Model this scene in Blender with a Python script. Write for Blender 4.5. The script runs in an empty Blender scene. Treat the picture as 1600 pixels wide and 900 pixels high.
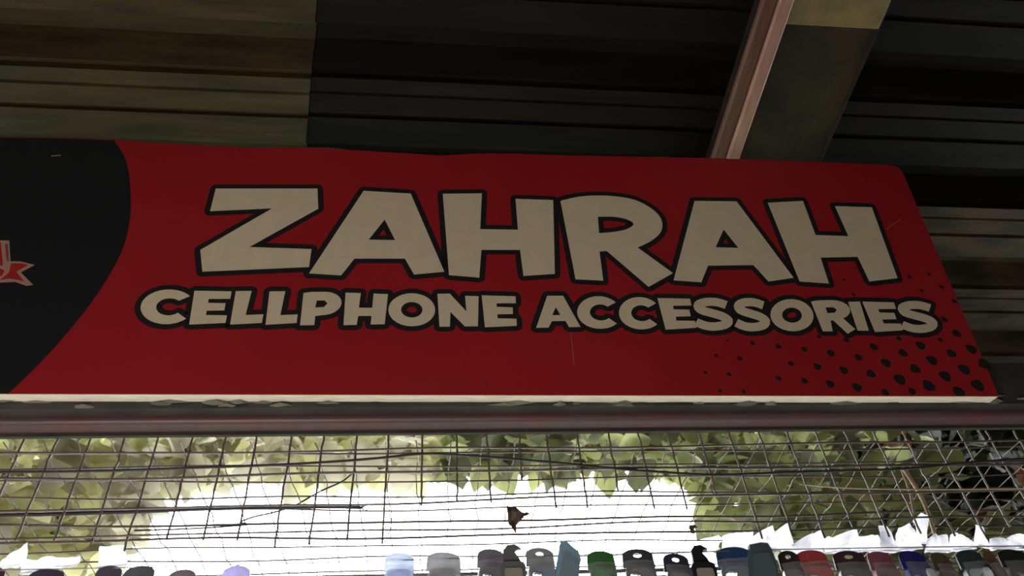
import bpy, bmesh, math, random
from mathutils import Vector, Matrix, noise
from mathutils.geometry import tessellate_polygon
random.seed(7)
C = bpy.context.scene.collection
SC = bpy.context.scene

# ------------------------------------------------------------------ camera
F = 1250.0                                    # focal length in pixels of a 1600 px wide frame
xc = Vector((11650, 196, 1250)).normalized()  # world X seen in camera axes (right, down, forward)
zc = Vector((-113, -1250, 1250))
zc = (zc - zc.dot(xc) * xc).normalized()
yc = zc.cross(xc)
EYE = Vector((0, 0, 1.55))
cam = bpy.data.cameras.new('camera'); camo = bpy.data.objects.new('camera', cam); C.objects.link(camo)
M = Matrix(((xc[0], -xc[1], -xc[2], EYE[0]), (yc[0], -yc[1], -yc[2], EYE[1]), (zc[0], -zc[1], -zc[2], EYE[2]), (0, 0, 0, 1)))
camo.matrix_world = M
cam.sensor_width = 36; cam.lens = F / 1600 * 36; cam.clip_start = .05; cam.clip_end = 200
cam.dof.use_dof = True; cam.dof.focus_distance = 1.45; cam.dof.aperture_fstop = 5.0
SC.camera = camo

# ------------------------------------------------------------------ sky, light, exposure
w = bpy.data.worlds.new('overcast sky'); SC.world = w; w.use_nodes = True
nt = w.node_tree; bg = nt.nodes['Background']
SKY = 13.0
tc = nt.nodes.new('ShaderNodeTexCoord'); sep = nt.nodes.new('ShaderNodeSeparateXYZ'); cr = nt.nodes.new('ShaderNodeValToRGB')
nt.links.new(tc.outputs['Generated'], sep.inputs[0]); nt.links.new(sep.outputs['Z'], cr.inputs[0]); nt.links.new(cr.outputs[0], bg.inputs[0])
cr.color_ramp.elements[0].color = (.95, .96, 1.0, 1); cr.color_ramp.elements[1].color = (.86, .92, 1.0, 1)
bg.inputs[1].default_value = SKY
def area(name, loc, target, sx, sy, power, col):
    l = bpy.data.lights.new(name, 'AREA'); l.shape = 'RECTANGLE'; l.size = sx; l.size_y = sy; l.energy = power; l.color = col
    o = bpy.data.objects.new(name, l); o.location = loc
    o.rotation_euler = (Vector(target) - Vector(loc)).to_track_quat('-Z', 'Y').to_euler(); C.objects.link(o)
# unseen fill lamp, added low left to brighten the sign towards its bottom
area('sign_fill_lamp', (-.75, -.1, .7), (-.2, .9, 2.4), 1.0, .6, 25.0, (1, .91, .79))
SC.view_settings.view_transform = 'Standard'; SC.view_settings.look = 'None'
SC.view_settings.exposure = 0.0; SC.view_settings.gamma = 1; SC.view_settings.use_curve_mapping = False

# ------------------------------------------------------------------ helpers
def ray(u, v):
    d = Vector((u - 800, v - 450, F)); return Vector((d.dot(xc), d.dot(yc), d.dot(zc)))
def onY(u, v, Y):
    d = ray(u, v); return EYE + d * (Y / d.y)
def onZ(u, v, Z):
    d = ray(u, v); return EYE + d * ((Z - EYE.z) / d.z)
def mat(name, col, rough=.6, metal=0, col2=None, scale=8, bump=0, trans=0, alpha=None, spec=None, detail=4, stretch=None, transl=0):
    m = bpy.data.materials.new(name); m.use_nodes = True; n = m.node_tree; b = n.nodes['Principled BSDF']
    b.inputs['Base Color'].default_value = (*col, 1); b.inputs['Roughness'].default_value = rough; b.inputs['Metallic'].default_value = metal
    if spec is not None: b.inputs['Specular IOR Level'].default_value = spec
    if col2 or bump:
        t = n.nodes.new('ShaderNodeTexCoord'); mp = n.nodes.new('ShaderNodeMapping'); nz = n.nodes.new('ShaderNodeTexNoise')
        if stretch: mp.inputs['Scale'].default_value = stretch
        nz.inputs['Scale'].default_value = scale; nz.inputs['Detail'].default_value = detail
        n.links.new(t.outputs['Object'], mp.inputs[0]); n.links.new(mp.outputs[0], nz.inputs['Vector'])
        if col2:
            r = n.nodes.new('ShaderNodeValToRGB'); r.color_ramp.elements[0].position = .38; r.color_ramp.elements[1].position = .66
            r.color_ramp.elements[0].color = (*col, 1); r.color_ramp.elements[1].color = (*col2, 1)
            n.links.new(nz.outputs[0], r.inputs[0]); n.links.new(r.outputs[0], b.inputs['Base Color'])
        if bump:
            bp = n.nodes.new('ShaderNodeBump'); bp.inputs['Strength'].default_value = bump; bp.inputs['Distance'].default_value = .01
            n.links.new(nz.outputs[0], bp.inputs['Height']); n.links.new(bp.outputs[0], b.inputs['Normal'])
    if trans: b.inputs['Transmission Weight'].default_value = trans
    if alpha is not None: b.inputs['Alpha'].default_value = alpha
    if transl:
        tl = n.nodes.new('ShaderNodeBsdfTranslucent'); mx = n.nodes.new('ShaderNodeMixShader'); mx.inputs[0].default_value = transl
        if col2: n.links.new(r.outputs[0], tl.inputs[0])
        else: tl.inputs[0].default_value = (*col, 1)
        out = n.nodes['Material Output']; n.links.new(b.outputs[0], mx.inputs[1]); n.links.new(tl.outputs[0], mx.inputs[2]); n.links.new(mx.outputs[0], out.inputs[0])
    return m
def obj(name, verts, faces, m, parent=None, smooth=False):
    me = bpy.data.meshes.new(name); me.from_pydata([tuple(v) for v in verts], [], faces); me.update()
    if m: me.materials.append(m)
    if smooth:
        for p in me.polygons: p.use_smooth = True
    o = bpy.data.objects.new(name, me); C.objects.link(o); o.parent = parent
    return o
def tag(o, label, cat, group=None, kind=None):
    if label: o['label'] = label
    if cat: o['category'] = cat
    if group: o['group'] = group
    if kind: o['kind'] = kind
    return o
def empty(name, loc=(0, 0, 0)):
    o = bpy.data.objects.new(name, None); o.location = loc; o.empty_display_size = .05; C.objects.link(o); return o
def struct(o):
    o['kind'] = 'structure'; return o
def box(x0, x1, y0, y1, z0, z1):
    v = [(x, y, z) for z in (z0, z1) for y in (y0, y1) for x in (x0, x1)]
    f = [(0, 2, 3, 1), (4, 5, 7, 6), (0, 1, 5, 4), (2, 6, 7, 3), (0, 4, 6, 2), (1, 3, 7, 5)]
    return v, f
def bevel(o, wd=.003, seg=2):
    md = o.modifiers.new('bevel', 'BEVEL'); md.width = wd; md.segments = seg; md.limit_method = 'ANGLE'; return o
def tube(pts, r, n=6, taper=None):
    V = []; Fc = []
    N = len(pts)
    for i, p in enumerate(pts):
        p = Vector(p); t = (Vector(pts[min(i + 1, N - 1)]) - Vector(pts[max(i - 1, 0)])).normalized()
        a = Vector((0, 0, 1)) if abs(t.z) < .9 else Vector((1, 0, 0))
        u = t.cross(a).normalized(); v = t.cross(u)
        rr = r if taper is None else r * (1 + (taper - 1) * i / (N - 1))
        for k in range(n):
            an = 2 * math.pi * k / n; V.append(p + (u * math.cos(an) + v * math.sin(an)) * rr)
    for i in range(N - 1):
        for k in range(n):
            a = i * n + k; b = i * n + (k + 1) % n; Fc.append((a, b, b + n, a + n))
    Fc.append(tuple(range(n))); Fc.append(tuple(reversed(range((N - 1) * n, N * n))))
    return V, Fc
def join(parts):
    V = []; Fc = []
    for v, f in parts:
        o = len(V); V += list(v); Fc += [tuple(i + o for i in q) for q in f]
    return V, Fc

# ------------------------------------------------------------------ materials
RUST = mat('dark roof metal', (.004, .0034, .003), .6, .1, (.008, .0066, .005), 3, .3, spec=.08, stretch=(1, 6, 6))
OCHRE = mat('dull ochre metal', (.038, .026, .010), .36, .1, (.020, .015, .007), 5, .35, spec=.2, stretch=(1, 5, 5))  # lighter ochre tone for the sheets left of the seam
TANLIT = mat('daylit tan roof metal', (.065, .046, .022), .6, .1, (.022, .017, .010), 7, .4, spec=.15, stretch=(1, 3, 3))  # roof metal with daylight from outside put into its lighter tan
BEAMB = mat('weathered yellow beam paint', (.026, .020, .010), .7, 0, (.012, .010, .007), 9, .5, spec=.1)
BEAMLIT = mat('yellow light patch', (.15, .108, .026), .6, 0, (.09, .068, .022), 14, .5)
PINK = mat('sunlit pink paint', (.26, .14, .105), .5, 0, (.20, .105, .075), 10, .2, stretch=(6, 1, 6))  # pink paint, with sunlit brightness put into its colour
ORNG = mat('rusty orange paint', (.09, .035, .017), .6, 0, (.06, .025, .013), 12, .3, stretch=(6, 1, 6))
BROWN = mat('dark brown paint', (.016, .010, .007), .7, 0, (.010, .007, .006), 8, .3, spec=.1)
RED = mat('red printed panel', (.30, .012, .016), .42, 0, (.27, .010, .014), 3, .02, spec=.35)
BLACK = mat('black print', (.010, .011, .013), .45, spec=.35)
BLACKL = mat('black letter outline print', (.013, .012, .013), .45, spec=.35)
CREAM = mat('cream letter print', (.60, .50, .36), .45, 0, (.56, .47, .34), 30, 0, spec=.35)
EDGE = mat('white chipped board edge', (.95, .89, .76), .7, 0, (.80, .74, .62), 25, .3, stretch=(1, 6, 6))
WOOD = mat('raw board back', (.18, .13, .08), .8, 0, (.12, .09, .06), 12, .2)
EMR = mat('emblem red', (.30, .015, .012), .45)
EMP = mat('emblem pale outline', (.34, .19, .16), .45)
BAR = mat('maroon painted steel', (.085, .06, .066), .5, .1, (.12, .045, .055), 9, .25, stretch=(1, 3, 3))
BAR2 = mat('dark grimy steel', (.035, .032, .034), .7, .1, (.06, .055, .045), 12, .4)
DUST = mat('grey green dust lint', (.12, .12, .09), .9, 0, (.2, .19, .15), 20, .6)
WIRE = mat('dark weathered wire', (.085, .066, .064), .6, .2, (.14, .10, .085), 20, .2)
WIREL = mat('grey galvanised wire', (.16, .15, .14), .5, .5)
CORD = mat('black cord', (.02, .02, .025), .6)
STICK = mat('pale brown stick', (.30, .22, .12), .8, 0, (.2, .14, .08), 20, .4)
CONC = mat('grey concrete', (.10, .095, .09), .85, 0, (.07, .066, .06), 2, .2)
WALL = mat('dark plank wall', (.03, .024, .02), .8, 0, (.05, .035, .025), 3, .3)
EARTH = mat('bright dry ground', (.10, .11, .06), .9, 0, (.07, .075, .04), 2, .2)

# ------------------------------------------------------------------ setting
v, f = box(-6, 6, -5, 1.9, -.1, 0); floor = struct(obj('floor', v, f, CONC))
v, f = box(-14, 14, 1.9, 26, -.14, -.04); tr = obj('ground', v, f, EARTH); tr['kind'] = 'structure'
HR = 1.60                       # roof height above the eye
ZR = EYE.z + HR
ceil = empty('ceiling', (0, 0, ZR)); ceil['kind'] = 'structure'
PITCH = .306
def roof_sheet(x0, x1, y0, y1, m, dz=0, wob=0, skew=0):
    # pans with upward ribs, the cross-section runs along Y
    prof = []
    y = .946 - PITCH * math.ceil((.946 - y0) / PITCH)
    while y < y1:
        # the pan, a shallow stiffening step, then the rib cavity (.48 of pitch)
        for dy, z in ((0, 0), (.034, 0), (.037, .005), (.042, 0), (.09, 0), (.093, .008), (.100, .008), (.103, 0), (.176, 0), (.180, .05), (.225, .05), (.236, .048), (.284, -.001), (.286, .014), (.302, .014)):
            prof.append((y + dy, z))
        y += PITCH
    nx = max(2, int((x1 - x0) / .12))
    V = []; Fc = []
    for i in range(nx + 1):
        x = x0 + (x1 - x0) * i / nx
        for (py, pz) in prof:
            q = noise.noise(Vector((x * 1.7, py * 2.5, 3))) * (.006 + wob)
            V.append((x + (skew * (py - .76) if i == nx else 0), py + q, pz + dz + q - ZR + ZR))
    n = len(prof)
    for i in range(nx):
        for k in range(n - 1):
            a = i * n + k; Fc.append((a, a + n, a + n + 1, a + 1))
    o = obj('roof_sheet', V, Fc, m, ceil)
    s = o.modifiers.new('thick', 'SOLIDIFY'); s.thickness = .0015; s.offset = 1
    return o
sa = onZ(495, 0, ZR); sb = onZ(478, 225, ZR)
SKEW = (sb.x - sa.x) / (sb.y - sa.y); SEAMX = sa.x + SKEW * (.76 - sa.y)
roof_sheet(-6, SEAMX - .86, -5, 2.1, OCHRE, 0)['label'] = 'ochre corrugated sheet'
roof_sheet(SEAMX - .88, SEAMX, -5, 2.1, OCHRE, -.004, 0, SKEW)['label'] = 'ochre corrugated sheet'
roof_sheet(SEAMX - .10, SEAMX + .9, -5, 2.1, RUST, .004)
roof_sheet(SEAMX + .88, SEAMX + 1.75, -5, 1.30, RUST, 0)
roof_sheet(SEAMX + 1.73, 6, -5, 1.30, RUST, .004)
roof_sheet(SEAMX + .88, 6, 1.28, 2.1, TANLIT, -.003, .004)['label'] = 'corrugated sheet with daylight in its tan tone'
# unseen plank walls, added behind and at the sides to keep skylight out
def plank_wall(name, axis, pos, a0, a1, z0, z1, pw=.32):
    e = empty(name); e['kind'] = 'structure'
    a = a0; k = 0
    while a < a1 - .01:
        b = min(a + pw, a1); off = .01 * (k % 2)
        if axis == 'y': v, f = box(a + .003, b - .003, pos + off, pos + off + .03, z0, z1)
        else: v, f = box(pos + off, pos + off + .03, a + .003, b - .003, z0, z1)
        obj('plank', v, f, WALL, e); a = b; k += 1
plank_wall('shade_wall_back', 'y', -5.0, -6, 6, 0, ZR)
plank_wall('shade_wall_left', 'x', -6.0, -5, 2.1, 0, ZR)
plank_wall('shade_wall_right', 'x', 6.0, -5, 2.1, 0, ZR)

# ------------------------------------------------------------------ roof beam
HB = 1.45; ZB = EYE.z + HB
xl = onZ(1232, 0, ZB).x; xr = onZ(1390, 0, ZB).x
beam = empty('roof_beam', (xl, 0, ZB))
tag(beam, 'wide dark yellow roof beam with a pink painted flange, running over the sign', 'beam')
def child_box(name, x0, x1, y0, y1, z0, z1, m, parent, bv=.003):
    L = parent.location; v, f = box(x0 - L.x, x1 - L.x, y0 - L.y, y1 - L.y, z0 - L.z, z1 - L.z)
    o = obj(name, v, f, m, parent)
    if bv: bevel(o, bv)
    return o
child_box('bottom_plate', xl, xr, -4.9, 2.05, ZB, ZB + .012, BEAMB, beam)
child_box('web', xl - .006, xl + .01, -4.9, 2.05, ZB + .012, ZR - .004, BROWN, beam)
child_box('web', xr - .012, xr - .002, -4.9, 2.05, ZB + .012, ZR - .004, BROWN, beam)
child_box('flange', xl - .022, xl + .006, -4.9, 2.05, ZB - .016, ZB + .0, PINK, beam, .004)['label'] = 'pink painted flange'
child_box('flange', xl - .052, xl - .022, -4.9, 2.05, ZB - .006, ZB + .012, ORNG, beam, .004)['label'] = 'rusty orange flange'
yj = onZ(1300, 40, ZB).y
child_box('lit_patch_plate', xl + .008, xr, -.5, yj, ZB - .006, ZB, BEAMLIT, beam, .002)['label'] = 'yellow plate shaped as the lit patch of the beam'  # added plate, holds the pool of light on the beam's underside
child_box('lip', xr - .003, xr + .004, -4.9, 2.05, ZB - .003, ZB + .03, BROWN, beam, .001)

# ------------------------------------------------------------------ sign
TILT = math.radians(11.3)
SB = onY(800, 617, 1.0)                       # a point on the sign's lower front edge
sup = Vector((0, -math.sin(TILT), math.cos(TILT)))   # up along the board
snorm = Vector((0, -math.cos(TILT), -math.sin(TILT))) # towards the viewer
def S(u, v):                                   # point of the photograph -> coordinates on the board
    d = ray(u, v); t = (SB - EYE).dot(snorm) / d.dot(snorm); p = EYE + d * t - SB
    return (p.x, p.dot(sup))
sign = empty('signboard', SB)
sign.rotation_euler = Matrix((Vector((1, 0, 0)), sup, Vector((1, 0, 0)).cross(sup))).transposed().to_euler()  # local x right, y up, z = towards viewer
tag(sign, 'red and black shop sign with large cream lettering, fixed above the wire mesh', 'sign')
TH = .012
top = [(-420, 207), (-200, 208), (0, 214), (90, 215), (180, 218), (240, 223), (330, 228), (400, 231), (480, 230), (560, 235), (640, 240), (690, 243), (740, 240), (800, 240), (900, 243), (1000, 245), (1110, 247), (1200, 250), (1300, 254), (1385, 257), (1400, 260), (1410, 268)]
right = [(1450, 362), (1506, 492), (1540, 570), (1562, 622)]
outline = [S(*p) for p in top + right] + [S(-420, 613)]
outline[-1] = (outline[-1][0], 0); outline[-2] = (outline[-2][0], 0.0)
def slab(name, poly, z0, z1, m, parent, ms=None):
    n = len(poly); V = [(x, y, z1) for x, y in poly] + [(x, y, z0) for x, y in poly]
    Fc = [tuple(range(n)), tuple(reversed(range(n, 2 * n)))] + [(i, i + n, (i + 1) % n + n, (i + 1) % n) for i in range(n)]
    return obj(name, V, Fc, m, parent)
panel = slab('panel', outline, -.002, 0, RED, sign)
# board: plywood with a chipped white lower edge
xa = outline[-1][0]; xb = outline[-2][0]
V = []; Fc = []; nx = 150
for i in range(nx + 1):
    x = xa + (xb - xa) * i / nx
    c = max(0, noise.noise(Vector((x * 9, 1, 0)))) * .003 + max(0, noise.noise(Vector((x * 45, 5, 0))) - .2) * .004
    V += [(x, 0, -.002), (x, 0, -.012), (x, .0008, -.014), (x, .0006, -.0155 + c * .3), (x, 0, -.026 + c), (x, .012, -.026 + c), (x, .012, -.002)]
for i in range(nx):
    for k in range(7):
        a = i * 7 + k; b = i * 7 + (k + 1) % 7; Fc.append((a, b, b + 7, a + 7))
Fc += [tuple(range(7)), tuple(reversed(range(nx * 7, nx * 7 + 7)))]
obj('lower_edge', V, Fc, EDGE, sign)['label'] = 'chipped white lower edge of the board'
slab('backing', [(x, max(y - .0025, .012)) if y > .02 else (x, .012) for x, y in outline], -.022, -.002, WOOD, sign)
# torn lighter skin along the top edge
sk = []
for i in range(10, 17):
    pass
V = []; Fc = []
tp = [S(u, v) for u, v in top]
for i in range(len(tp) - 1):
    for j in range(6):
        t = j / 6; x = tp[i][0] * (1 - t) + tp[i + 1][0] * t; y = tp[i][1] * (1 - t) + tp[i + 1][1] * t
        h = .0012 + .0035 * max(0, noise.noise(Vector((x * 14, 2, 8))))
        V += [(x, y - h * .5, .0004), (x, y + h, -.0012)]
for i in range(len(V) // 2 - 1): Fc.append((2 * i, 2 * i + 2, 2 * i + 3, 2 * i + 1))
obj('torn_edge', V, Fc, mat('frayed reddish edge', (.16, .05, .035), .8, 0, (.22, .12, .07), 30), sign)

def fill(polys, z):
    vs = [[Vector((x, y, 0)) for x, y in p] for p in polys]
    tri = tessellate_polygon(vs); V = [(x, y, z) for p in polys for x, y in p]
    Fc = []
    for t in tri:
        a, b, c = [V[i] for i in t]
        if (b[0] - a[0]) * (c[1] - a[1]) - (b[1] - a[1]) * (c[0] - a[0]) < 0: t = (t[0], t[2], t[1])
        Fc.append(tuple(t))
    return V, Fc
def stroke(poly, r, z):
    out = []
    n = len(poly)
    for i in range(n):
        a = Vector(poly[i]); b = Vector(poly[(i + 1) % n]); d = b - a
        if d.length < 1e-6: continue
        d.normalize(); nn = Vector((-d.y, d.x)) * r; zz = z + (i % 5) * 4e-6
        out.append(([(*(a - nn), zz), (*(b - nn), zz), (*(b + nn), zz), (*(a + nn), zz)], [(0, 1, 2, 3)]))
        k = 10; out.append(([(a.x + r * math.cos(2 * math.pi * j / k), a.y + r * math.sin(2 * math.pi * j / k), zz + 2e-6) for j in range(k)], [tuple(range(k))]))
    return out
blk = []
pxm = (Vector(S(900, 400)) - Vector(S(800, 400))).length / 100
def ribbon(P, z):
    n = len(P); return [(x, y, z + (i % 3) * 3e-6) for i, (x, y) in enumerate(P)], [(i, i + 1, n - 2 - i, n - 1 - i) for i in range(n // 2 - 1)]
def glyph(polys_px, ch, stroke_px, z=.0006):
    P = [[S(u, v) for u, v in p] for p in polys_px]
    fill_ = fill if ch != 'S' else (lambda q, zz: ribbon(q[0], zz))
    V, Fc = fill_(P, z)
    o = obj('letter', V, Fc, CREAM, sign)
    blk.append(fill_(P, z - .0003))
    for p in P: blk.extend(stroke(p, stroke_px * pxm, z - .0003))
def cp(pts, ox, oy, s): return [(ox + x * s, oy + y * s) for x, y in pts]
s1 = .2625
glyph([cp([(180, 95), (785, 95), (790, 215), (380, 443), (750, 455), (735, 562), (100, 590), (88, 460), (515, 213), (146, 230)], 290, 270, s1)], 'Z', 8.6)
glyph([cp([(1060, 108), (1340, 125), (1540, 590), (1360, 607), (1305, 512), (1005, 512), (960, 570), (925, 612), (735, 600)], 290, 270, s1), cp([(1185, 280), (1247, 402), (1090, 399)], 290, 270, s1)], 'A', 8.6)
glyph([cp([(45, 88), (278, 85), (268, 298), (492, 302), (478, 118), (702, 125), (712, 565), (525, 577), (505, 422), (275, 422), (262, 587), (82, 572)], 680, 280, s1)], 'H', 8.6)
def smooth(pts, n=4):
    out = []
    for i in range(len(pts) - 1):
        p0 = Vector(pts[max(i - 1, 0)]); p1 = Vector(pts[i]); p2 = Vector(pts[i + 1]); p3 = Vector(pts[min(i + 2, len(pts) - 1)])
        for k in range(n):
            t = k / n; q = .5 * ((2 * p1) + (p2 - p0) * t + (2 * p0 - 5 * p1 + 4 * p2 - p3) * t * t + (3 * p1 - p0 - 3 * p2 + p3) * t ** 3); out.append((q.x, q.y))
    out.append(tuple(pts[-1])); return out
bowl = smooth([(745, 130), (850, 106), (960, 98), (1080, 104), (1190, 125), (1290, 178), (1345, 240), (1345, 310), (1290, 365), (1205, 408)])
hole = smooth([(968, 225), (1060, 225), (1140, 240), (1180, 268), (1140, 298), (1060, 315), (975, 322)])
glyph([cp(bowl + [(1415, 560), (1270, 642), (1020, 428), (978, 432), (1000, 605), (835, 597)], 680, 280, s1), cp(hole, 680, 280, s1)], 'R', 8.6)
glyph([cp([(210, 92), (460, 95), (800, 550), (650, 572), (560, 474), (290, 478), (250, 577), (85, 565)], 1030, 290, s1), cp([(383, 262), (470, 372), (335, 368)], 1030, 290, s1)], 'A', 8.6)
glyph([cp([(645, 103), (855, 92), (930, 295), (1125, 302), (1045, 123), (1265, 130), (1418, 552), (1250, 572), (1180, 425), (960, 430), (1010, 584), (835, 572)], 1030, 290, s1)], 'H', 8.6)

# small lettering: unit-box glyphs (x right, y down)
def band(center, wd):
    L = []; R = []
    n = len(center)
    for i in range(n):
        a = Vector(center[max(i - 1, 0)]); b = Vector(center[min(i + 1, n - 1)]); d = (b - a).normalized(); nn = Vector((-d.y, d.x)) * wd
        c = Vector(center[i]); L.append(tuple(c + nn)); R.append(tuple(c - nn))
    return L + R[::-1]
def ell(cx, cy, rx, ry, n=28, a0=0, a1=360): return [(cx + rx * math.cos(math.radians(a0 + (a1 - a0) * i / n)), cy + ry * math.sin(math.radians(a0 + (a1 - a0) * i / n))) for i in range(n + (0 if a1 - a0 == 360 else 1))]
G = {
 'C': [ell(.53, .5, .53, .5, 24, 318, 52)[::1] if False else [(.53 + .53 * math.cos(math.radians(a)), .5 + .5 * math.sin(math.radians(a))) for a in range(-38, -323, -9)] + [(.56 + .255 * math.cos(math.radians(a)), .5 + .245 * math.sin(math.radians(a))) for a in range(-316, -44, 10)]],
 'O': [ell(.5, .5, .5, .5), ell(.5, .5, .23, .235, 18)],
 'E': [[(0, 0), (1, 0), (1, .235), (.42, .245), (.42, .36), (.9, .375), (.9, .6), (.42, .6), (.42, .73), (1, .76), (1, 1), (0, 1)]],
 'L': [[(0, 0), (.50, 0), (.44, .73), (1, .73), (1, 1), (0, 1)]],
 'I': [[(0, 0), (1, 0), (1, 1), (0, 1)]],
 'H': [[(0, 0), (.36, 0), (.34, .46), (.66, .46), (.66, 0), (1, 0), (1, 1), (.66, 1), (.66, .72), (.34, .72), (.32, 1), (0, 1)]],
 'N': [[(0, 0), (.30, -.02), (.70, .52), (.67, .03), (1, .03), (1, 1), (.66, 1), (.30, .55), (.27, 1), (0, 1)]],
 'A': [[(.24, 0), (.70, 0), (1, 1), (.74, 1), (.68, .80), (.36, .80), (.28, 1), (0, 1)], [(.47, .36), (.57, .61), (.37, .61)]],
 'P': [[(0, .03), (.2, .0), (.55, 0)] + [(.55 + .45 * math.cos(math.radians(a)), .35 + .35 * math.sin(math.radians(a))) for a in range(-80, 81, 16)] + [(.55, .70), (.36, .73), (.36, 1), (0, 1)], [(.36, .26), (.56, .26), (.64, .35), (.56, .46), (.34, .47)]],
 'R': [[(0, .02), (.2, -.02), (.5, -.02)] + [(.52 + .43 * math.cos(math.radians(a)), .30 + .32 * math.sin(math.radians(a))) for a in range(-80, 65, 16)] + [(1.0, .95), (.74, 1.1), (.42, .66), (.34, .66), (.30, 1.02), (0, 1.02)], [(.32, .22), (.52, .22), (.6, .3), (.52, .40), (.32, .41)]],
}
sc_ = smooth([(.86, .22), (.62, .135), (.36, .135), (.17, .22), (.20, .36), (.45, .46), (.70, .55), (.86, .68), (.76, .82), (.48, .875), (.26, .84), (.06, .74)], 3)
G['S'] = [band(sc_, .125)]
def small(ch, quad, st=7.0):
    (TL, TR, BR, BL) = quad
    def q(x, y):
        a = Vector(TL) * (1 - x) + Vector(TR) * x; b = Vector(BL) * (1 - x) + Vector(BR) * x; c = a * (1 - y) + b * y; return (c.x, c.y)
    glyph([[q(x, y) for x, y in p] for p in G[ch]], ch, st)
def row(ox, oy, s, items):
    for ch, pts in items: small(ch, cp(pts, ox, oy, s), 8.2)
row(210, 440, .19375, [
 ('C', [(62, 65), (478, 65), (445, 345), (40, 345)]), ('E', [(485, 75), (785, 80), (735, 335), (442, 348)]),
 ('L', [(818, 78), (1075, 75), (1028, 335), (772, 348)]), ('L', [(1090, 80), (1345, 78), (1308, 335), (1058, 350)]),
 ('P', [(1365, 85), (1680, 82), (1655, 350), (1336, 354)])])
row(510, 440, .19375, [
 ('H', [(155, 90), (497, 102), (470, 345), (138, 353)]), ('O', [(500, 95), (875, 95), (880, 362), (500, 362)]),
 ('N', [(895, 100), (1228, 112), (1222, 362), (912, 365)]), ('E', [(1252, 112), (1525, 120), (1535, 358), (1278, 370)])])
row(830, 450, .2, [
 ('A', [(60, 62), (330, 62), (385, 305), (38, 313)]), ('C', [(355, 65), (672, 65), (700, 320), (362, 320)]),
 ('C', [(680, 72), (985, 72), (1015, 325), (690, 325)]), ('E', [(985, 80), (1240, 85), (1290, 312), (1050, 327)]),
 ('S', [(1250, 75), (1560, 78), (1590, 335), (1275, 335)])])
row(1150, 450, .20625, [
 ('S', [(-32, 75), (235, 78), (275, 330), (-10, 330)]), ('O', [(255, 85), (575, 85), (597, 330), (265, 328)]),
 ('R', [(565, 100), (865, 95), (905, 325), (655, 325)]), ('I', [(848, 107), (937, 103), (1005, 325), (920, 325)]),
 ('E', [(955, 104), (1195, 110), (1265, 322), (1052, 335)]), ('S', [(1200, 98), (1500, 100), (1545, 342), (1255, 342)])])
V, Fc = join(blk); lo = obj('letter_outline', V, Fc, BLACKL, sign); lo['label'] = 'thick black outline around the lettering'
# black field with a curved edge
cur = smooth([(178, 219.5), (187, 232), (198, 254), (204, 298), (203, 342), (193, 386), (171, 430), (142, 474), (107, 518), (68, 562), (39, 591), (12, 616)], 4)
bf = [S(u, v) for u, v in cur]
bf = [(x, max(y, .0)) for x, y in bf]
tl = [S(u, v) for u, v in [(-420, 208), (-200, 209), (0, 215), (90, 216)]]
poly = [(xa + .001, 0.0)] + tl + bf
V, Fc = fill([poly], .0002); obj('black_field', V, Fc, BLACK, sign)['label'] = 'black field with a curved edge'
# halftone dots
dots = [(372, 680, 13), (537, 675, 15), (663, 633, 14), (715, 687, 17), (760, 740, 19), (645, 703, 15), (577, 727, 17), (474, 701, 14), (415, 736, 15), (318, 717, 12), (221, 702, 12), (128, 688, 9), (36, 678, 9), (80, 738, 9), (174, 749, 12), (266, 762, 13), (362, 774, 14), (463, 794, 18), (517, 757, 16), (565, 816, 19), (623, 783, 18), (690, 759, 18), (737, 815, 20), (670, 837, 18), (313, 822, 15), (219, 810, 13), (128, 799, 10), (37, 790, 9), (605, 655, 8), (180, 643, 7), (275, 655, 9), (620, 583, 11), (655, 520, 9), (610, 468, 8), (565, 424, 6), (540, 482, 7), (497, 433, 7), (300, 495, 6), (265, 443, 5), (460, 650, 8)]
dots = cp([(a, b) for a, b, c in dots], 1200, 240, .4444)
rr = [13, 15, 14, 17, 19, 15, 17, 14, 15, 12, 12, 9, 9, 9, 12, 13, 14, 18, 16, 19, 18, 18, 20, 18, 15, 13, 10, 9, 8, 7, 9, 11, 9, 8, 6, 7, 7, 6, 5, 8]
dl = [(x, y, r * .4444) for (x, y), r in zip(dots, rr)] + [(1176, 536, 3.5), (1156, 560, 3.5), (1139, 585, 3.3), (1119, 556, 2.6), (1102, 582, 2.6), (1137, 532, 2), (1125, 611, 2.5), (1162, 612, 3), (1383, 613, 5), (1425, 611.5, 5)]
for x, y, r in dl:
    cx, cy = S(x, y); R_ = r * pxm * 1.1; ph = random.random() * 6
    pts = []
    for k in range(14):
        a = 2 * math.pi * k / 14; q = R_ * (1 + .08 * math.sin(3 * a + ph))
        px = cx + q * math.cos(a) + .25 * q * -math.sin(a) * .5; py = cy + q * .98 * math.sin(a)
        pts.append((px, max(py, .0), .00025))
    obj('printed_dot', pts, [tuple(range(14))], BLACKL, sign)
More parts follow.
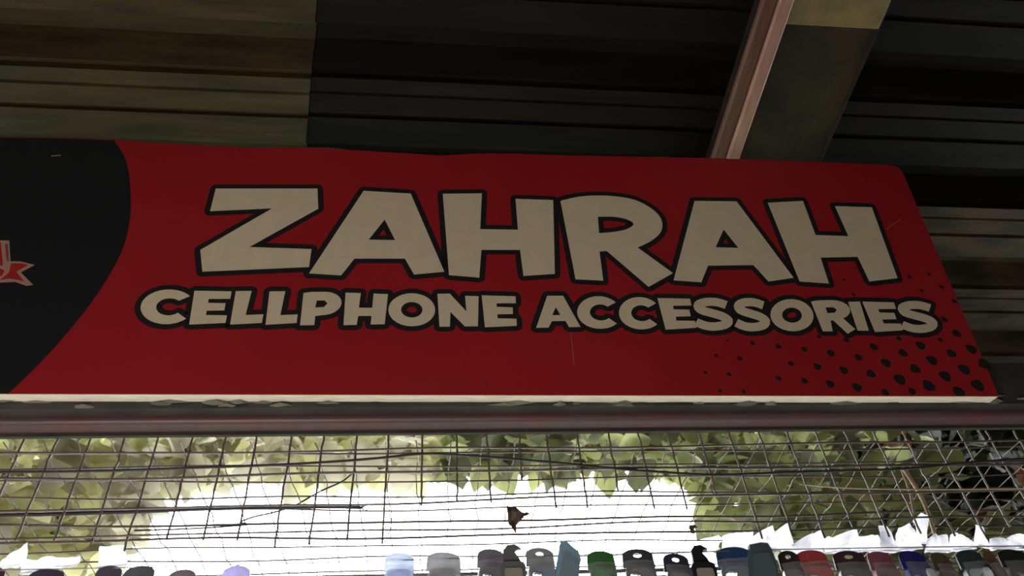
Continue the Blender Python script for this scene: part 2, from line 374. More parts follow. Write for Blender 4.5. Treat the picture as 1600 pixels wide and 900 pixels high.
# emblem cut by the frame: red upright with a ribbon tail
def eprint(pts, z, m, nm, lab=None):
    V, Fc = fill([[S(u, v) for u, v in pts]], z); o = obj(nm, V, Fc, m, sign)
    if lab: o['label'] = lab
e8 = lambda p: cp(p, 0, 350, .1333)
eprint(e8([(-500, 190), (110, 195), (125, 440), (240, 440), (410, 482), (245, 570), (390, 715), (310, 728), (180, 680), (0, 690), (-500, 700)]), .0005, EMP, 'emblem_outline', 'pale pink ribbon outline')
eprint(e8([(-500, 215), (10, 215), (35, 490), (-500, 490)]), .0008, EMR, 'emblem_shape')
eprint(e8([(60, 235), (92, 235), (105, 440), (80, 440)]), .0008, mat('emblem dull red', (.2, .05, .045), .5), 'emblem_shape')
eprint(e8(smooth([(60, 610), (110, 560), (130, 465)]) + smooth([(230, 463), (300, 475), (325, 485)]) + [(190, 565), (285, 680)] + smooth([(240, 665), (120, 645), (0, 660)])), .0008, EMR, 'emblem_ribbon')
eprint(e8([(-500, 520), (0, 525), (55, 550), (30, 600), (0, 620), (-500, 620)]), .0008, EMR, 'emblem_ribbon')
# fixing screws
for u, v in ((1380, 290), (230, 250), (760, 600)):
    cx, cy = S(u, v); V, Fc = tube([(cx, cy, -.001), (cx, cy, .0012)], .0022, 8); obj('screw', V, Fc, mat('screw head', (.2, .03, .03), .4, .3), sign)
# small scuff lines on the print
for (a, b, wd) in (((892, 520), (897, 572), .5), ((1385, 358), (1408, 342), .6), ((80, 244), (95, 243), 1.2)):
    A = Vector(S(*a)); B = Vector(S(*b)); d = (B - A).normalized(); n_ = Vector((-d.y, d.x)) * wd * pxm
    obj('scratch', [(*(A - n_), .0004), (*(B - n_), .0004), (*(B + n_), .0004), (*(A + n_), .0004)], [(0, 1, 2, 3)], mat('scratch', (.30, .10, .09), .7), sign)

# ------------------------------------------------------------------ bar under the sign
YM = 1.08
YB = 1.045
zbot = onY(800, 656, YB).z; ztop = onY(800, 628, 1.02).z
XL, XR = -1.75, onY(1690, 690, YM).x
bar = empty('crossbar', (0, YB, zbot)); bar.rotation_euler = (0, math.radians(-.45), 0)
tag(bar, 'dusty dark maroon steel bar under the sign, carrying the wire mesh', 'crossbar')
v, f = box(XL + .03, XR - .03, 0, .032, 0, .05); o = obj('tube', v, f, BAR, bar); bevel(o, .007, 3)
v, f = box(XL + .03, XR - .03, -.018, .02, .012, .10); obj('top_rail', v, f, BAR2, bar)
v, f = box(XL + .03, XR - .03, .030, .036, -.004, .03); obj('lower_lip', v, f, BAR2, bar)
# dust lint lying on the ledge
V = []; Fc = []
for i in range(90):
    x = random.uniform(XL + .3, XR - .05); y = random.uniform(-.022, -.016); z = random.uniform(.012, .03)
    L = random.uniform(.008, .035); h = random.uniform(.0015, .005); b = len(V)
    pts = []
    for k in range(7):
        a = 2 * math.pi * k / 7; pts.append((x + L * math.cos(a), y + random.uniform(-.002, .002), z + h * math.sin(a) * random.uniform(.6, 1.3)))
    V += pts + [(x, y - .007, z)]
    Fc += [(b + k, b + (k + 1) % 7, b + 7) for k in range(7)]
o = obj('dust', V, Fc, DUST, bar); o['kind'] = 'stuff'
# posts carrying the bar
for (nm, x, lab) in (('post', XR + .05, 'dark steel post at the right end of the stall'), ('post', XL - .04, 'dark steel post at the left end of the stall')):
    p = empty(nm, (x, YM, 0)); tag(p, lab, 'post')
    v, f = box(-.035, .055, -.03, .03, 0.004, zbot + .10); bevel(obj('shaft', v, f, BAR2, p), .004)
    v, f = box(-.06, .09, -.06, .06, 0, .006); obj('foot_plate', v, f, BAR2, p)
# ------------------------------------------------------------------ wire meshes
def wavy(p0, p1, amp, seed, n=40, sag=0):
    p0 = Vector(p0); p1 = Vector(p1); pts = []
    for i in range(n + 1):
        t = i / n; p = p0.lerp(p1, t)
        q = Vector((noise.noise(Vector((t * 9, seed, 1))), noise.noise(Vector((t * 9, seed, 5))), noise.noise(Vector((t * 9, seed, 9))))) * amp
        pts.append(p + q - Vector((0, 0, sag * math.sin(math.pi * t))))
    return pts
ztm = zbot - .006
zlow = onY(800, 838, YM).z
YM = 1.084
fm = empty('wire_mesh', (0, YM, zbot)); tag(fm, 'upright panel of dark square wire mesh hanging below the bar', 'wire mesh')
L = fm.location
px0 = [35, 88, 140, 193, 246, 299, 352, 400, 455, 505, 557, 607, 660, 714, 761, 812, 855, 903, 953, 1000, 1047, 1096, 1143, 1190, 1235, 1280, 1326, 1372, 1418, 1462, 1506, 1550, 1594, 1638]
xs = [onY(u, 690, YM).x for u in px0]
st = (xs[12] - xs[0]) / 12
xs = [xs[0] - st * k for k in range(1, 9)][::-1] + xs
for i, x in enumerate(xs):
    zl = zlow + random.uniform(-.012, .012)
    if 610 < (px0[i - 8] if i >= 8 else 0) < 1100: zl += random.choice([.05, .075, .09])
    V, Fc = tube([p - L for p in wavy((x, YM, zbot + .004), (x + random.uniform(-.002, .002), YM, zl), 0.0022, i * 3.1, 14)], .0017, 5)
    obj('upright_wire', V, Fc, WIRE, fm)
k = 0; z = zbot - .028
while z > zlow - .005:
    V, Fc = tube([p - L for p in wavy((XL + .05, YM - .002, z - .01), (XR, YM - .002, z + .012), .006, k * 7.7 + 2, 90, random.uniform(.0, .006))], random.choice([.0018, .0021, .0016]), 5)
    obj('level_wire', V, Fc, WIRE, fm); z -= .0475; k += 1
# mesh roof of the stall, running away from the bar
tm = empty('mesh_roof', (0, YM, ztm)); tag(tm, 'level sheet of rusty square wire mesh reaching back behind the bar', 'wire mesh')
L = tm.location; YE = 1.62
k = 0; x = XL + .06
while x < XR + .5:
    V, Fc = tube([p - L for p in wavy((x, YM + .01, ztm), (x + .01, YE, ztm + .01), .008, k * 2.3 + 40, 16)], .0011, 5)
    obj('cross_wire', V, Fc, WIRE, tm); x += .0525; k += 1
y = YM + .03; k = 0
while y < YE:
    V, Fc = tube([p - L for p in wavy((XL + .02, y, ztm + .002), (XR + .5, y + .01, ztm + .006), .008, k * 5.3 + 60, 80, random.uniform(0, .01))], random.choice([.0016, .0022, .0015]), 5)
    obj('long_wire', V, Fc, WIRE, tm); y += .052 if k % 3 else .04; k += 1

def line_thing(name, pts_px, Y, r, m, lab, cat, n=6, taper=None):
    P = [onY(u, v, yy) for (u, v), yy in zip(pts_px, Y if isinstance(Y, list) else [Y] * len(pts_px))]
    pts = [];
    for i in range(len(P) - 1):
        p0 = P[max(i - 1, 0)]; p1 = P[i]; p2 = P[i + 1]; p3 = P[min(i + 2, len(P) - 1)]
        for k in range(5):
            t = k / 5; pts.append(.5 * ((2 * p1) + (p2 - p0) * t + (2 * p0 - 5 * p1 + 4 * p2 - p3) * t * t + (3 * p1 - p0 - 3 * p2 + p3) * t ** 3))
    pts.append(P[-1]); o0 = pts[0].copy()
    V, Fc = tube([p - o0 for p in pts], r, n, taper); o = obj(name, V, Fc, m, None, True); o.location = o0
    return tag(o, lab, cat)
cable = line_thing('frayed_cable', [(-60, 806), (60, 804), (200, 800), (330, 795), (450, 793), (520, 792), (563, 793)], YM + .02, .0028, CORD, 'dark cable with a frayed end, strung across the left mesh', 'cable')
V = []; Fc = []
e = onY(563, 793, YM + .02) - cable.location
fr = []
for k in range(9):
    d = Vector((random.uniform(.004, .014), random.uniform(-.004, .004), random.uniform(-.006, .006))); fr.append(tube([e - Vector((.006, 0, 0)), e + d * .5, e + d], .0006, 4))
V, Fc = join(fr); obj('frayed_strands', V, Fc, CORD, cable)
line_thing('thin_cable', [(552, 738), (535, 752), (500, 768), (460, 790), (430, 800), (395, 808), (376, 816), (384, 820), (300, 826), (210, 829)], YM + .03, .0013, CORD, 'thin curling cord crossing the bright gap left of centre', 'cord')
line_thing('slack_cable', [(-60, 738), (150, 736), (330, 730), (440, 726), (540, 720), (600, 715), (662, 709), (720, 711), (800, 717), (880, 724), (960, 732), (1040, 738), (1120, 742), (1230, 738), (1330, 735), (1420, 732), (1520, 722), (1620, 716)], YM - .008, .0020, CORD, 'black slack cable sagging along the top of the mesh', 'cable')
line_thing('pale_wire', [(1250, 757), (1330, 763), (1450, 765), (1560, 764), (1640, 763)], YM - .01, .0011, mat('pale tan wire', (.5, .42, .28), .5), 'pale tan wire running level at the right of the mesh', 'wire')
line_thing('brown_stick', [(1410, 730), (1430, 760), (1448, 796), (1462, 840)], YM + .06, .0036, STICK, 'pale brown stick leaning behind the right mesh', 'stick', 6, .8)
line_thing('thin_stick', [(1408, 732), (1422, 770), (1430, 812)], YM + .08, .0022, STICK, 'thinner brown stick beside the leaning one', 'stick')
line_thing('hanging_twig', [(607, 836), (611, 822), (612, 806), (611, 796)], YM + .005, .001, WIRE, 'short dark broken wire dangling in the bright gap', 'wire')

# dry leaf caught on a wire
lp = onY(800, 815, YM - .004)
def outline_thing(name, pts, Y, th, m, lab, cat, crumple=.004):
    P = [onY(u, v, Y) for u, v in pts]; c = sum(P, Vector()) / len(P)
    bm = bmesh.new(); vs = [bm.verts.new(p - c) for p in P]; fc = bm.faces.new(vs)
    bmesh.ops.triangulate(bm, faces=[fc]); bmesh.ops.subdivide_edges(bm, edges=bm.edges[:], cuts=2, use_grid_fill=True)
    for q in bm.verts: q.co.y += crumple * noise.noise(q.co * 60 + Vector((lab.__len__(), 0, 0)))
    me = bpy.data.meshes.new(name); bm.to_mesh(me); bm.free(); me.materials.append(m)
    o = bpy.data.objects.new(name, me); C.objects.link(o); o.location = c
    s = o.modifiers.new('thick', 'SOLIDIFY'); s.thickness = th
    return tag(o, lab, cat)
DRY = mat('dry leaf', (.10, .065, .045), .8, 0, (.16, .10, .07), 30, .4, transl=.1)
dl_ = outline_thing('dry_leaf', [(791, 790), (804, 790), (811, 799), (820, 802), (824, 798), (829, 802), (819, 805), (818, 809), (810, 811), (806, 822), (803, 827), (806, 834), (801, 829), (797, 820), (793, 808)], YM - .006, .001, DRY, 'curled dry brown leaf caught on a wire in the bright gap', 'leaf', .012)
outline_thing('dry_leaf', [(1076, 822), (1084, 820), (1090, 824), (1082, 827), (1086, 834), (1079, 833)], YM - .006, .001, DRY, 'tiny dry brown scrap caught above the black case', 'leaf')

# ------------------------------------------------------------------ foliage behind the stall
def leaf_mesh(name, L, W, m, seed, heart=False):
    rnd = random.Random(seed); V = []; Fc = []
    n = 6
    for i in range(n + 1):
        t = i / n; ww = W * (math.sin(math.pi * t ** .75) if not heart else math.sin(math.pi * min(1, (t + .12)) ** .6))
        ww = max(ww, .0015); zc_ = -.25 * L * t * t + rnd.uniform(-.004, .004)
        V += [(-ww / 2, L * t, zc_ - .10 * ww), (0, L * t, zc_ + .12 * ww), (ww / 2, L * t, zc_ - .10 * ww)]
    for i in range(n):
        a = 3 * i; Fc += [(a, a + 1, a + 4, a + 3), (a + 1, a + 2, a + 5, a + 4)]
    me = bpy.data.meshes.new(name); me.from_pydata(V, [], Fc); me.materials.append(m)
    for p in me.polygons: p.use_smooth = True
    return me
LG = [mat('glare paled leaf', (.46, .46, .22), .45, 0, (.60, .58, .34), 8, 0, transl=.5), mat('glare greyed leaf', (.38, .36, .26), .5, 0, (.48, .45, .34), 8, 0, transl=.5)]  # paler tones carry the glare that veils the left foliage
LM = [mat('mid green leaf', (.23, .245, .09), .45, 0, (.36, .38, .16), 8, 0, transl=.45), mat('dull green leaf', (.11, .115, .06), .5, 0, (.18, .185, .10), 8, 0, transl=.35)]
LD = [mat('dark green leaf', (.018, .026, .006), .5, 0, (.035, .045, .012), 8, 0, spec=.15, transl=.2), mat('deep green leaf', (.004, .005, .002), .6, 0, (.008, .010, .004), 8, 0, spec=.1, transl=.1), mat('orange brown leaf', (.10, .035, .008), .6, transl=.2)]
STEM = mat('vine stem', (.07, .05, .03), .8, 0, (.04, .03, .02), 20, .3)
# lower outline of the foliage arch, in the photograph's pixels, taken at Y = 2.6
arch = [(-60, 1000), (150, 900), (190, 862), (212, 815), (226, 775), (300, 757), (420, 742), (480, 752), (560, 742), (660, 738), (760, 736), (860, 734), (960, 730), (1040, 735), (1090, 752), (1115, 790), (1128, 840), (1180, 900), (1300, 1000)]
YA = 2.6
A3 = [onY(u, v, YA) for u, v in arch]
def arch_z(x):
    for a, b in zip(A3, A3[1:]):
        if a.x <= x <= b.x: return a.z + (b.z - a.z) * (x - a.x) / (b.x - a.x)
    return -1
def vine(name, x0, x1, zt, n, mats, lab, seed, y0, y1, nind, wt=(.6, .4), bias=0):
    rnd = random.Random(seed); e = empty(name, ((x0 + x1) / 2, YA, 0)); tag(e, lab, 'vine'); Lc = e.location
    meshes = []
    for mi, m in enumerate(mats):
        for j in range(2): meshes.append((mi, leaf_mesh('leaf', rnd.uniform(.11, .14), rnd.uniform(.09, .12), m, seed + mi * 3 + j, j == 1)))
    cand = []
    while len(cand) < n:
        x = rnd.uniform(x0, x1); z = rnd.uniform(1.3, zt); y = rnd.uniform(y0, y1) if rnd.random() < .55 else rnd.uniform(YA, y1 + .5)
        # keep out of the opening, seen in the vine's own plane
        s = YA / y; zz = EYE.z + (z - EYE.z) * s; xx = x * s
        if zz < arch_z(xx) + .01 + rnd.uniform(-.008, .03): continue
        cand.append((y, x, z))
    cand.sort()
    big = []
    def frame(y, x, z):
        sc = rnd.uniform(.6, 1.2)
        M_ = Matrix.Translation((x - Lc.x, y - Lc.y, z)) @ Matrix.Rotation(rnd.uniform(0, 6.28), 4, 'Z') @ Matrix.Rotation(rnd.uniform(-1.0, .5), 4, 'X') @ Matrix.Rotation(rnd.uniform(-.7, .7), 4, 'Y')
        return M_ @ Matrix.Scale(sc, 4)
    V = []; Fc = []; mi_ = []
    for i, (y, x, z) in enumerate(cand):
        r = rnd.random(); acc = 0; mi = 0
        for q, ww in enumerate(wt):
            acc += ww
            if r < acc: mi = q; break
        me = [m for m in meshes if m[0] == mi][rnd.randint(0, 1)][1]
        Mx = frame(y, x, z)
        if i < nind:
            o = bpy.data.objects.new('leaf', me); C.objects.link(o); o.parent = e; o.matrix_local = Mx
        else:
            b = len(V); V += [Mx @ v.co for v in me.vertices]
            for p in me.polygons: Fc.append(tuple(b + k for k in p.vertices)); mi_.append(mi)
    me = bpy.data.meshes.new('foliage'); me.from_pydata([tuple(v) for v in V], [], Fc)
    for m in mats: me.materials.append(m)
    me.polygons.foreach_set('material_index', mi_)
    me.polygons.foreach_set('use_smooth', [True] * len(mi_))
    o = bpy.data.objects.new('foliage', me); C.objects.link(o); o.parent = e; o['kind'] = 'stuff'
    for k in range(5):
        xx = x0 + (x1 - x0) * (k + .5) / 5
        az = arch_z(xx)
        if az > 1.6:
            p0 = (x0 + .0 if abs(x0) > abs(x1) else x1, YA + .2, az + .12); p1 = (xx, YA + .1, az + .1)
            pts = wavy(p0, p1, .05, seed + k, 12)
        else: pts = wavy((xx, YA + .2, 0), (xx + rnd.uniform(-.2, .2), YA, zt - .1), .12, seed + k, 14)
        V2, F2 = tube([p - Lc for p in pts], .010, 6, .5); obj('stem', V2, F2, STEM, e, True)
    return e
XA0 = A3[0].x; XZ = lambda u: onY(u, 780, YA).x
ZT = onY(800, 640, YA).z + .25
vine('leafy_vine', XZ(-160), XZ(215), ZT, 2300, LG, 'pale green broad leaved vine filling the left behind the mesh', 11, 2.0, 3.2, 200)
vine('leafy_vine', XZ(200), XZ(700), ZT, 1300, LG, 'pale grey green vine hanging over the gap, left half', 22, 2.2, 3.1, 120, (.35, .65))
vine('leafy_vine', XZ(690), XZ(1130), ZT, 1250, LM, 'mid green vine hanging over the gap, right half', 33, 2.2, 3.1, 120, (.6, .4))
vine('leafy_vine', XZ(1110), XZ(1385), ZT, 2300, LM, 'mid green vine right of the bright gap', 44, 2.0, 3.2, 200, (.6, .4))
vine('leafy_vine', XZ(1390), XZ(1760), ZT, 2400, LD, 'dark green vine at the far right edge', 55, 2.0, 3.2, 200, (.45, .5, .05))

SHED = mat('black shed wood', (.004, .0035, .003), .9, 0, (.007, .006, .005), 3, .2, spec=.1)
# dark shed behind the right hand vine
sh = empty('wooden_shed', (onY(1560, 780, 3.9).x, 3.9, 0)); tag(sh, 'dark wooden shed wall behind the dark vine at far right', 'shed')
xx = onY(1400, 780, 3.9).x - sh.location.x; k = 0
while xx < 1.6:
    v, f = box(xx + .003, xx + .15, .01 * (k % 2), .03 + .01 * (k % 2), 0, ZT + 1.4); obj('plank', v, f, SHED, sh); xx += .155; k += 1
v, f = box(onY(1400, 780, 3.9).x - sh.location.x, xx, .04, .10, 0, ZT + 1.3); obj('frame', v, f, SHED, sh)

# ------------------------------------------------------------------ goods hanging on a string
YC = 1.03
s0 = onY(-80, 905, YC); s1_ = onY(1680, 880, YC)
hs = 0
def string_z(x):
    a = onY(300, 880, YC); b = onY(1400, 880, YC)
    return zstr + .004 * math.sin(x * 3)
zstr = onY(800, 871, YC).z
P = [Vector((XL + .02 + (XR - XL + .04) * i / 60, YC, zstr + .004 * math.sin((XL + (XR - XL) * i / 60) * 3))) for i in range(61)]
V, Fc = tube([p - P[0] for p in P], .0009, 5); o = obj('display_string', V, Fc, WIREL); o.location = P[0]; tag(o, 'thin level string that the phone cases hang from', 'string')
def rrect(wd, h, r, n=5):
    pts = []
    for cx, cy, a0 in ((wd / 2 - r, -r, 0), (-wd / 2 + r, -r, 90), (-wd / 2 + r, -h + r, 180), (wd / 2 - r, -h + r, 270)):
        for k in range(n + 1):
            a = math.radians(a0 + 90 * k / n); pts.append((cx + r * math.cos(a), cy + r * math.sin(a)))
    return pts
def prism(poly, holes, y0, y1):
    # polygon in x,z extruded along y
    allp = [poly] + holes; V = []; Fc = []
    tri = tessellate_polygon([[Vector((x, z, 0)) for x, z in p] for p in allp])
    flat = [q for p in allp for q in p]; n = len(flat)
    V = [(x, y0, z) for x, z in flat] + [(x, y1, z) for x, z in flat]
    for t in tri: Fc.append(tuple(t)); Fc.append(tuple(i + n for i in reversed(t)))
    b = 0
    for p in allp:
        m = len(p)
        for i in range(m): Fc.append((b + i, b + (i + 1) % m, b + (i + 1) % m + n, b + i + n))
        b += m
    return V, Fc
LENS = mat('lens glass', (.01, .01, .012), .1)
SHINE = mat('clear sleeve plastic', (.9, .93, .96), .12, 0, trans=0, alpha=.13, spec=.8)
def case_item(x, ztop_, wd, col, label, cutout=(.0,), hang=True, body=None, transl=0, tilt=0, yaw=0, h=.15, shell='flat', glare=0, name='phone_case', Y=YC):
    m = mat('case ' + label[:24], col, .35, 0, tuple(min(1, c * 1.35 + .01) for c in col), 30, .1, transl=transl)
    m2 = mat('insert ' + label[:24], body or tuple(c * .6 + .05 for c in col), .3, transl=transl)
    e = empty(name, (x, Y, ztop_)); e.rotation_euler = (0, tilt, yaw)
    tag(e, label, 'phone case', 'phone cases hanging along the string')
    r = wd * .28
    # domed header with a hang hole
    top_ = [(wd / 2 * math.cos(math.radians(a)) * (1 if abs(math.cos(math.radians(a))) < .98 else 1), -.010 + .010 * math.sin(math.radians(a))) for a in range(0, 181, 15)]
    poly = top_ + [(-wd / 2 - .001, -.028), (wd / 2 + .001, -.028)]
    hw = wd * .14; hx = 0
    hole_ = [(hx + hw * math.cos(2 * math.pi * k / 10), -.0095 + .0032 * math.sin(2 * math.pi * k / 10)) for k in range(10)]
    V, Fc = prism(poly, [hole_] if hang else [], -.001, .001); obj('header', V, Fc, m, e)
    # case shell: rounded slab with raised rim
    po = [(a, b - .026) for a, b in rrect(wd * .98, h, r)]; pi_ = [(a * .86, (b + h / 2) * .95 - h / 2 - .026) for a, b in rrect(wd * .98, h, r)]
    cw = wd * .16; ch = [(cutout[0] * wd + cw * math.cos(2 * math.pi * k / 12), -.026 - .016 + cw * .6 * math.sin(2 * math.pi * k / 12)) for k in range(12)]
    V, Fc = prism(po, [pi_], -.0065, .004); o = obj('case_rim', V, Fc, m, e); bevel(o, .0012, 2)
    V, Fc = prism(pi_, [ch], -.0035, .0005); o = obj('case_back', V, Fc, m2, e)
    cr_ = [(a * .99 + 0, b) for a, b in ch]; V, Fc = prism([(cutout[0] * wd + cw * 1.15 * math.cos(2 * math.pi * k / 12), -.042 + cw * .72 * math.sin(2 * math.pi * k / 12)) for k in range(12)], [ch], -.0055, -.003)
    obj('camera_ring', V, Fc, LENS, e)
    # clear sleeve with two creases
    V = []; Fc = []; nx = 8; nz = 10
    for j in range(nz + 1):
        for i in range(nx + 1):
            xx = (i / nx - .5) * wd * 1.06; zz = -.022 - (h + .006) * j / nz
            V.append((xx, -.009 - .003 * math.cos((i / nx - .5) * 3) + .0025 * noise.noise(Vector((xx * 60 + x * 9, zz * 70, x))), zz))
    for j in range(nz):
        for i in range(nx): a = j * (nx + 1) + i; Fc.append((a, a + 1, a + nx + 2, a + nx + 1))
    obj('sleeve', V, Fc, SHINE, e, True)['label'] = 'clear glossy sleeve'
    if glare:  # white slab standing in for a glare highlight on the case
        V, Fc = prism([(a * .32 + wd * .12, b * .9 - .034) for a, b in rrect(wd, .06, r)], [], -.0165, -.0155)
        obj('card_or_glare', V, Fc, mat('white glare patch', (.85, .88, .92), .3, transl=.5), e)['label'] = 'white paper insert'
    return e
items = [ # px left, px right, top px, colour, insert, transl, hole?, label
 (602, 648, 864, (.62, .67, .85), (.52, .56, .78), .5, 'pale lilac blue clear case, first right of the empty bright stretch'),  # cases by the bright gap have its glare mixed into their pale colour
 (667, 720, 863, (.42, .42, .44), (.34, .34, .38), .5, 'pale grey clear case with bright creases, beside the lilac one'),
 (745, 788, 858, (.20, .18, .21), (.17, .16, .21), .4, 'dark grey case left of the hooked grey one'),
 (820, 864, 856, (.26, .26, .27), (.22, .26, .32), .4, 'grey case with a blue tinted insert, right of the hooked one'),
 (915, 958, 861, (.05, .16, .05), (.10, .26, .12), .25, 'bright green phone case'),
 (970, 1018, 858, (.06, .055, .085), (.17, .17, .18), .2, 'dark navy case with an oval hang hole, right of the green one'),
 (1033, 1074, 865, (.035, .035, .07), (.20, .20, .18), .2, 'black case with a pale insert and oval hole'),
 (1116, 1168, 855, (.015, .05, .14), (.10, .15, .22), .15, 'wide deep blue phone case'),
 (1212, 1242, 861, (.03, .015, .012), (.12, .11, .10), .1, 'narrow dark brown case left of the red one'),
 (1240, 1286, 860, (.33, .055, .06), (.42, .06, .06), .2, 'bright red phone case'),
 (1298, 1346, 861, (.045, .02, .024), (.09, .10, .10), .1, 'dark maroon case right of the red one'),
 (1350, 1390, 862, (.22, .07, .10), (.20, .14, .15), .2, 'dusky pink phone case'),
 (1397, 1443, 861, (.02, .02, .17), (.06, .07, .26), .15, 'royal blue case with a white paper insert'),
 (1448, 1480, 864, (.10, .065, .045), (.12, .08, .06), .1, 'brown case between the blue and the clear ones'),
 (1488, 1528, 860, (.03, .05, .05), (.35, .42, .44), .3, 'dark framed case with a bright clear insert'),
 (1530, 1550, 862, (.12, .06, .03), (.12, .07, .04), .1, 'narrow rusty brown case near the right edge'),
 (1552, 1602, 859, (.012, .015, .012), (.03, .03, .03), .05, 'black case at the right edge of the frame'),
 (154, 194, 884, (.10, .09, .13), (.09, .08, .12), .2, 'dark violet grey case, left of the two domed ones'),
 (196, 246, 884, (.13, .13, .16), (.11, .11, .15), .2, 'wide dark grey domed case at lower left'),
 (264, 310, 890, (.24, .20, .25), (.22, .18, .24), .3, 'mauve grey domed case at lower left'),
 (350, 394, 884, (.50, .47, .66), (.46, .43, .62), .5, 'lavender case alone in the bright stretch'),
 (50, 104, 889, (.06, .05, .09), (.05, .05, .08), .1, 'dark case below the white bag at lower left'),
 (-30, 12, 886, (.08, .03, .05), (.06, .03, .05), .1, 'dark maroon case in the lower left corner'),
]
rc = random.Random(5)
for (a, b, t, col, ins, tl, lab) in items:
    p = onY((a + b) / 2, t, YC); wd = onY(b, t + 20, YC).x - onY(a, t + 20, YC).x
    case_item(p.x, p.z, wd, col, lab, cutout=(rc.choice([-.2, .2]),), transl=tl, body=ins, hang=('hole' in lab or 'blue tinted' in lab or 'red one' in lab), tilt=rc.uniform(-.03, .03), yaw=rc.uniform(-.15, .15), glare=('white paper' in lab or 'clear insert' in lab))
# hooked hangers, each with a case of its own
def hooked(a, b, t, col, lab):
    p = onY((a + b) / 2, t, YC - .006); wd = .034
    m = mat('hook ' + lab[:20], col, .4, transl=.1); e = empty('belt_clip', p); tag(e, lab, 'belt clip', 'hooked clips on the string')
    poly = [(-.012, -.028), (-.012, -.008), (-.006, -.001), (.004, .0), (.013, -.006), (.006, -.007), (.004, -.012), (.009, -.020), (.012, -.028)]
    V, Fc = prism(poly, [], -.003, .003); bevel(obj('hook', V, Fc, m, e), .001)
    V, Fc = prism([(x, z - .026) for x, z in rrect(wd, .10, .008)], [], -.006, .004); bevel(obj('holster', V, Fc, m, e), .002)
    V, Fc = prism([(x * .7, z - .036) for x, z in rrect(wd, .03, .004)], [], -.0075, -.0055); obj('card_or_glare', V, Fc, mat('clip card', (.32, .3, .26), .5), e)['label'] = 'pale card insert'
hooked(780, 818, 852, (.16, .16, .18), 'grey clip with a hooked top between two grey cases')
hooked(1073, 1106, 853, (.02, .018, .028), 'black clip with a hooked top left of the blue case')
# teal bottle like pouches with a sloping shoulder
def pouch(pts, lab, col, Y, tl=.3):
    P = [onY(u, v, Y) for u, v in pts]; c = P[0].copy()
    poly = [(p.x - c.x, p.z - c.z) for p in P]
    m = mat('pouch ' + lab[:20], col, .3, 0, tuple(q * 1.6 for q in col), 18, .2, transl=tl)
    e = empty('pouch', c); tag(e, lab, 'pouch')
    V, Fc = prism(poly, [], -.004, .004); bevel(obj('body', V, Fc, m, e), .0015)
    q = [(x * .82 + .002, z * .82 - .014) for x, z in poly]; V, Fc = prism(q, [], -.0052, -.0038); obj('front_panel', V, Fc, mat('pouch panel ' + lab[:16], tuple(min(1, k * 1.4 + .03) for k in col), .25, transl=tl), e)
pouch([(876, 849), (884, 848), (893, 856), (902, 864), (906, 876), (904, 884), (898, 950), (858, 950), (868, 890)], 'pale teal pouch with a sloping shoulder, left of the green case', (.22, .30, .36), YC - .012, .4)
pouch([(1170, 853), (1188, 850), (1198, 851), (1204, 860), (1212, 880), (1222, 950), (1176, 950), (1168, 880)], 'dark teal grey pouch between the blue and red cases', (.07, .10, .115), YC - .014, .2)

# ------------------------------------------------------------------ white plastic bags behind the mesh
BAGM = mat('white bag film', (.93, .93, .95), .4, 0, (.86, .86, .90), 40, .5, transl=.72)
def bag(topline, bottom, lab, Y=YM + .03, grp='white plastic bags above the cases', dz=.05):
    n = 12; P = []
    for r_ in range(7):
        for i in range(n + 1):
            t = i / n * (len(topline) - 1); k = min(int(t), len(topline) - 2); fr_ = t - k
            u = topline[k][0] * (1 - fr_) + topline[k + 1][0] * fr_; v_ = topline[k][1] * (1 - fr_) + topline[k + 1][1] * fr_
            u2 = bottom[0][0] * (1 - i / n) + bottom[1][0] * i / n; v2 = bottom[0][1] * (1 - i / n) + bottom[1][1] * i / n
            s = r_ / 6; p = onY(u * (1 - s) + u2 * s, v_ * (1 - s) + v2 * s, Y)
            p.y += .014 * noise.noise(p * 38) + .006 * noise.noise(p * 110); P.append(p)
    c = P[n // 2].copy(); Fc = []
    for r_ in range(6):
        for i in range(n): a = r_ * (n + 1) + i; Fc.append((a, a + 1, a + n + 2, a + n + 1))
    o = obj('plastic_bag', [p - c for p in P], Fc, BAGM, None, False); o.location = c
    s = o.modifiers.new('thick', 'SOLIDIFY'); s.thickness = .0006
    V, F2 = tube([onY((bottom[0][0]) , bottom[0][1], Y) - c + Vector((0, -.003, 0)), onY(bottom[1][0], bottom[1][1], Y) - c + Vector((0, -.003, 0))], .0016, 5)
    obj('hem', V, F2, BAGM, o)
    return tag(o, lab, 'plastic bag', grp)
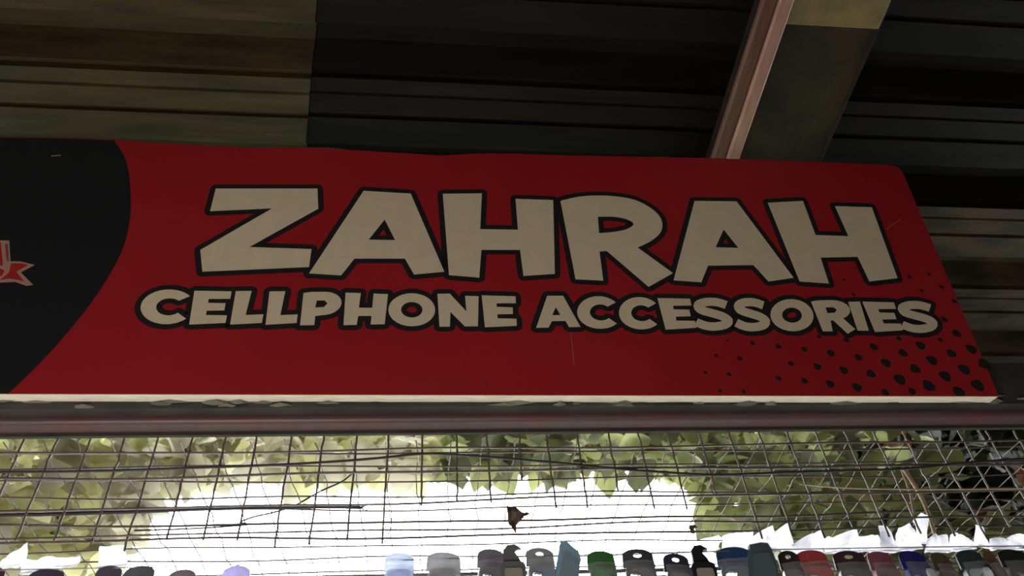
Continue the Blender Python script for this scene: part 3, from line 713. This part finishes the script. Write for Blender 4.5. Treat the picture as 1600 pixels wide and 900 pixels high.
bags = [
 ([(1128, 838), (1150, 832), (1176, 832)], [(1128, 864), (1180, 864)], 'white bag top just right of the bright gap'),
 ([(1172, 840), (1192, 828), (1208, 820), (1212, 832)], [(1176, 862), (1212, 858)], 'greyish bag corner rising left of the pointed one'),
 ([(1208, 832), (1220, 824), (1231, 819), (1236, 838)], [(1208, 860), (1242, 860)], 'white bag with a pointed corner, above the brown case'),
 ([(1238, 848), (1262, 838), (1282, 829), (1288, 842)], [(1240, 868), (1290, 866)], 'white bag above the red case'),
 ([(1286, 842), (1310, 834), (1338, 828), (1344, 838)], [(1290, 866), (1344, 862)], 'white bag above the maroon case'),
 ([(1340, 838), (1360, 836), (1372, 836)], [(1342, 862), (1378, 862)], 'small square white bag above the pink case'),
 ([(1372, 822), (1384, 826), (1396, 838), (1402, 844)], [(1374, 862), (1404, 862)], 'white bag with a folded corner, left of the stick'),
 ([(1400, 834), (1408, 820), (1424, 814), (1432, 830)], [(1400, 860), (1440, 858)], 'white bag with a tall corner left of the stick'),
 ([(1428, 812), (1440, 800), (1450, 806), (1448, 832)], [(1432, 850), (1454, 850)], 'highest narrow white bag, at the leaning stick'),
 ([(1446, 846), (1458, 836), (1478, 838)], [(1446, 862), (1484, 862)], 'white bag just right of the stick'),
 ([(1482, 838), (1500, 834), (1518, 836)], [(1486, 860), (1524, 858)], 'square white bag with a shiny top'),
 ([(1520, 824), (1530, 828), (1544, 842)], [(1526, 852), (1550, 858)], 'white bag with a peaked left corner near the right edge'),
 ([(1546, 842), (1562, 842), (1580, 844)], [(1548, 858), (1584, 858)], 'low white bag near the right edge'),
 ([(1576, 838), (1590, 832), (1612, 832)], [(1580, 860), (1614, 860)], 'white bag at the right edge of the frame'),
 ([(6, 874), (20, 860), (46, 851), (46, 862)], [(0, 890), (40, 882)], 'folded white bag corner at lower left'),
 ([(32, 872), (80, 870), (126, 868)], [(32, 898), (122, 884)], 'wide white bag at lower left'),
 ([(158, 858), (176, 853), (196, 855)], [(152, 888), (200, 884)], 'white bag above the dark domed case'),
]
for i, (a, b, lab) in enumerate(bags): bag(a, b, lab, YM + .02 + .012 * (i % 3))
# rail that the bags are clipped to
zr_ = onY(800, 866, YM + .03).z
V, Fc = tube([(XL + .02, 0, 0), (XR, 0, 0)], .003, 6); o = obj('bag_rail', V, Fc, WIREL); o.location = (0, YM + .05, zr_ - .02); tag(o, 'thin grey rail behind the bags', 'rail')
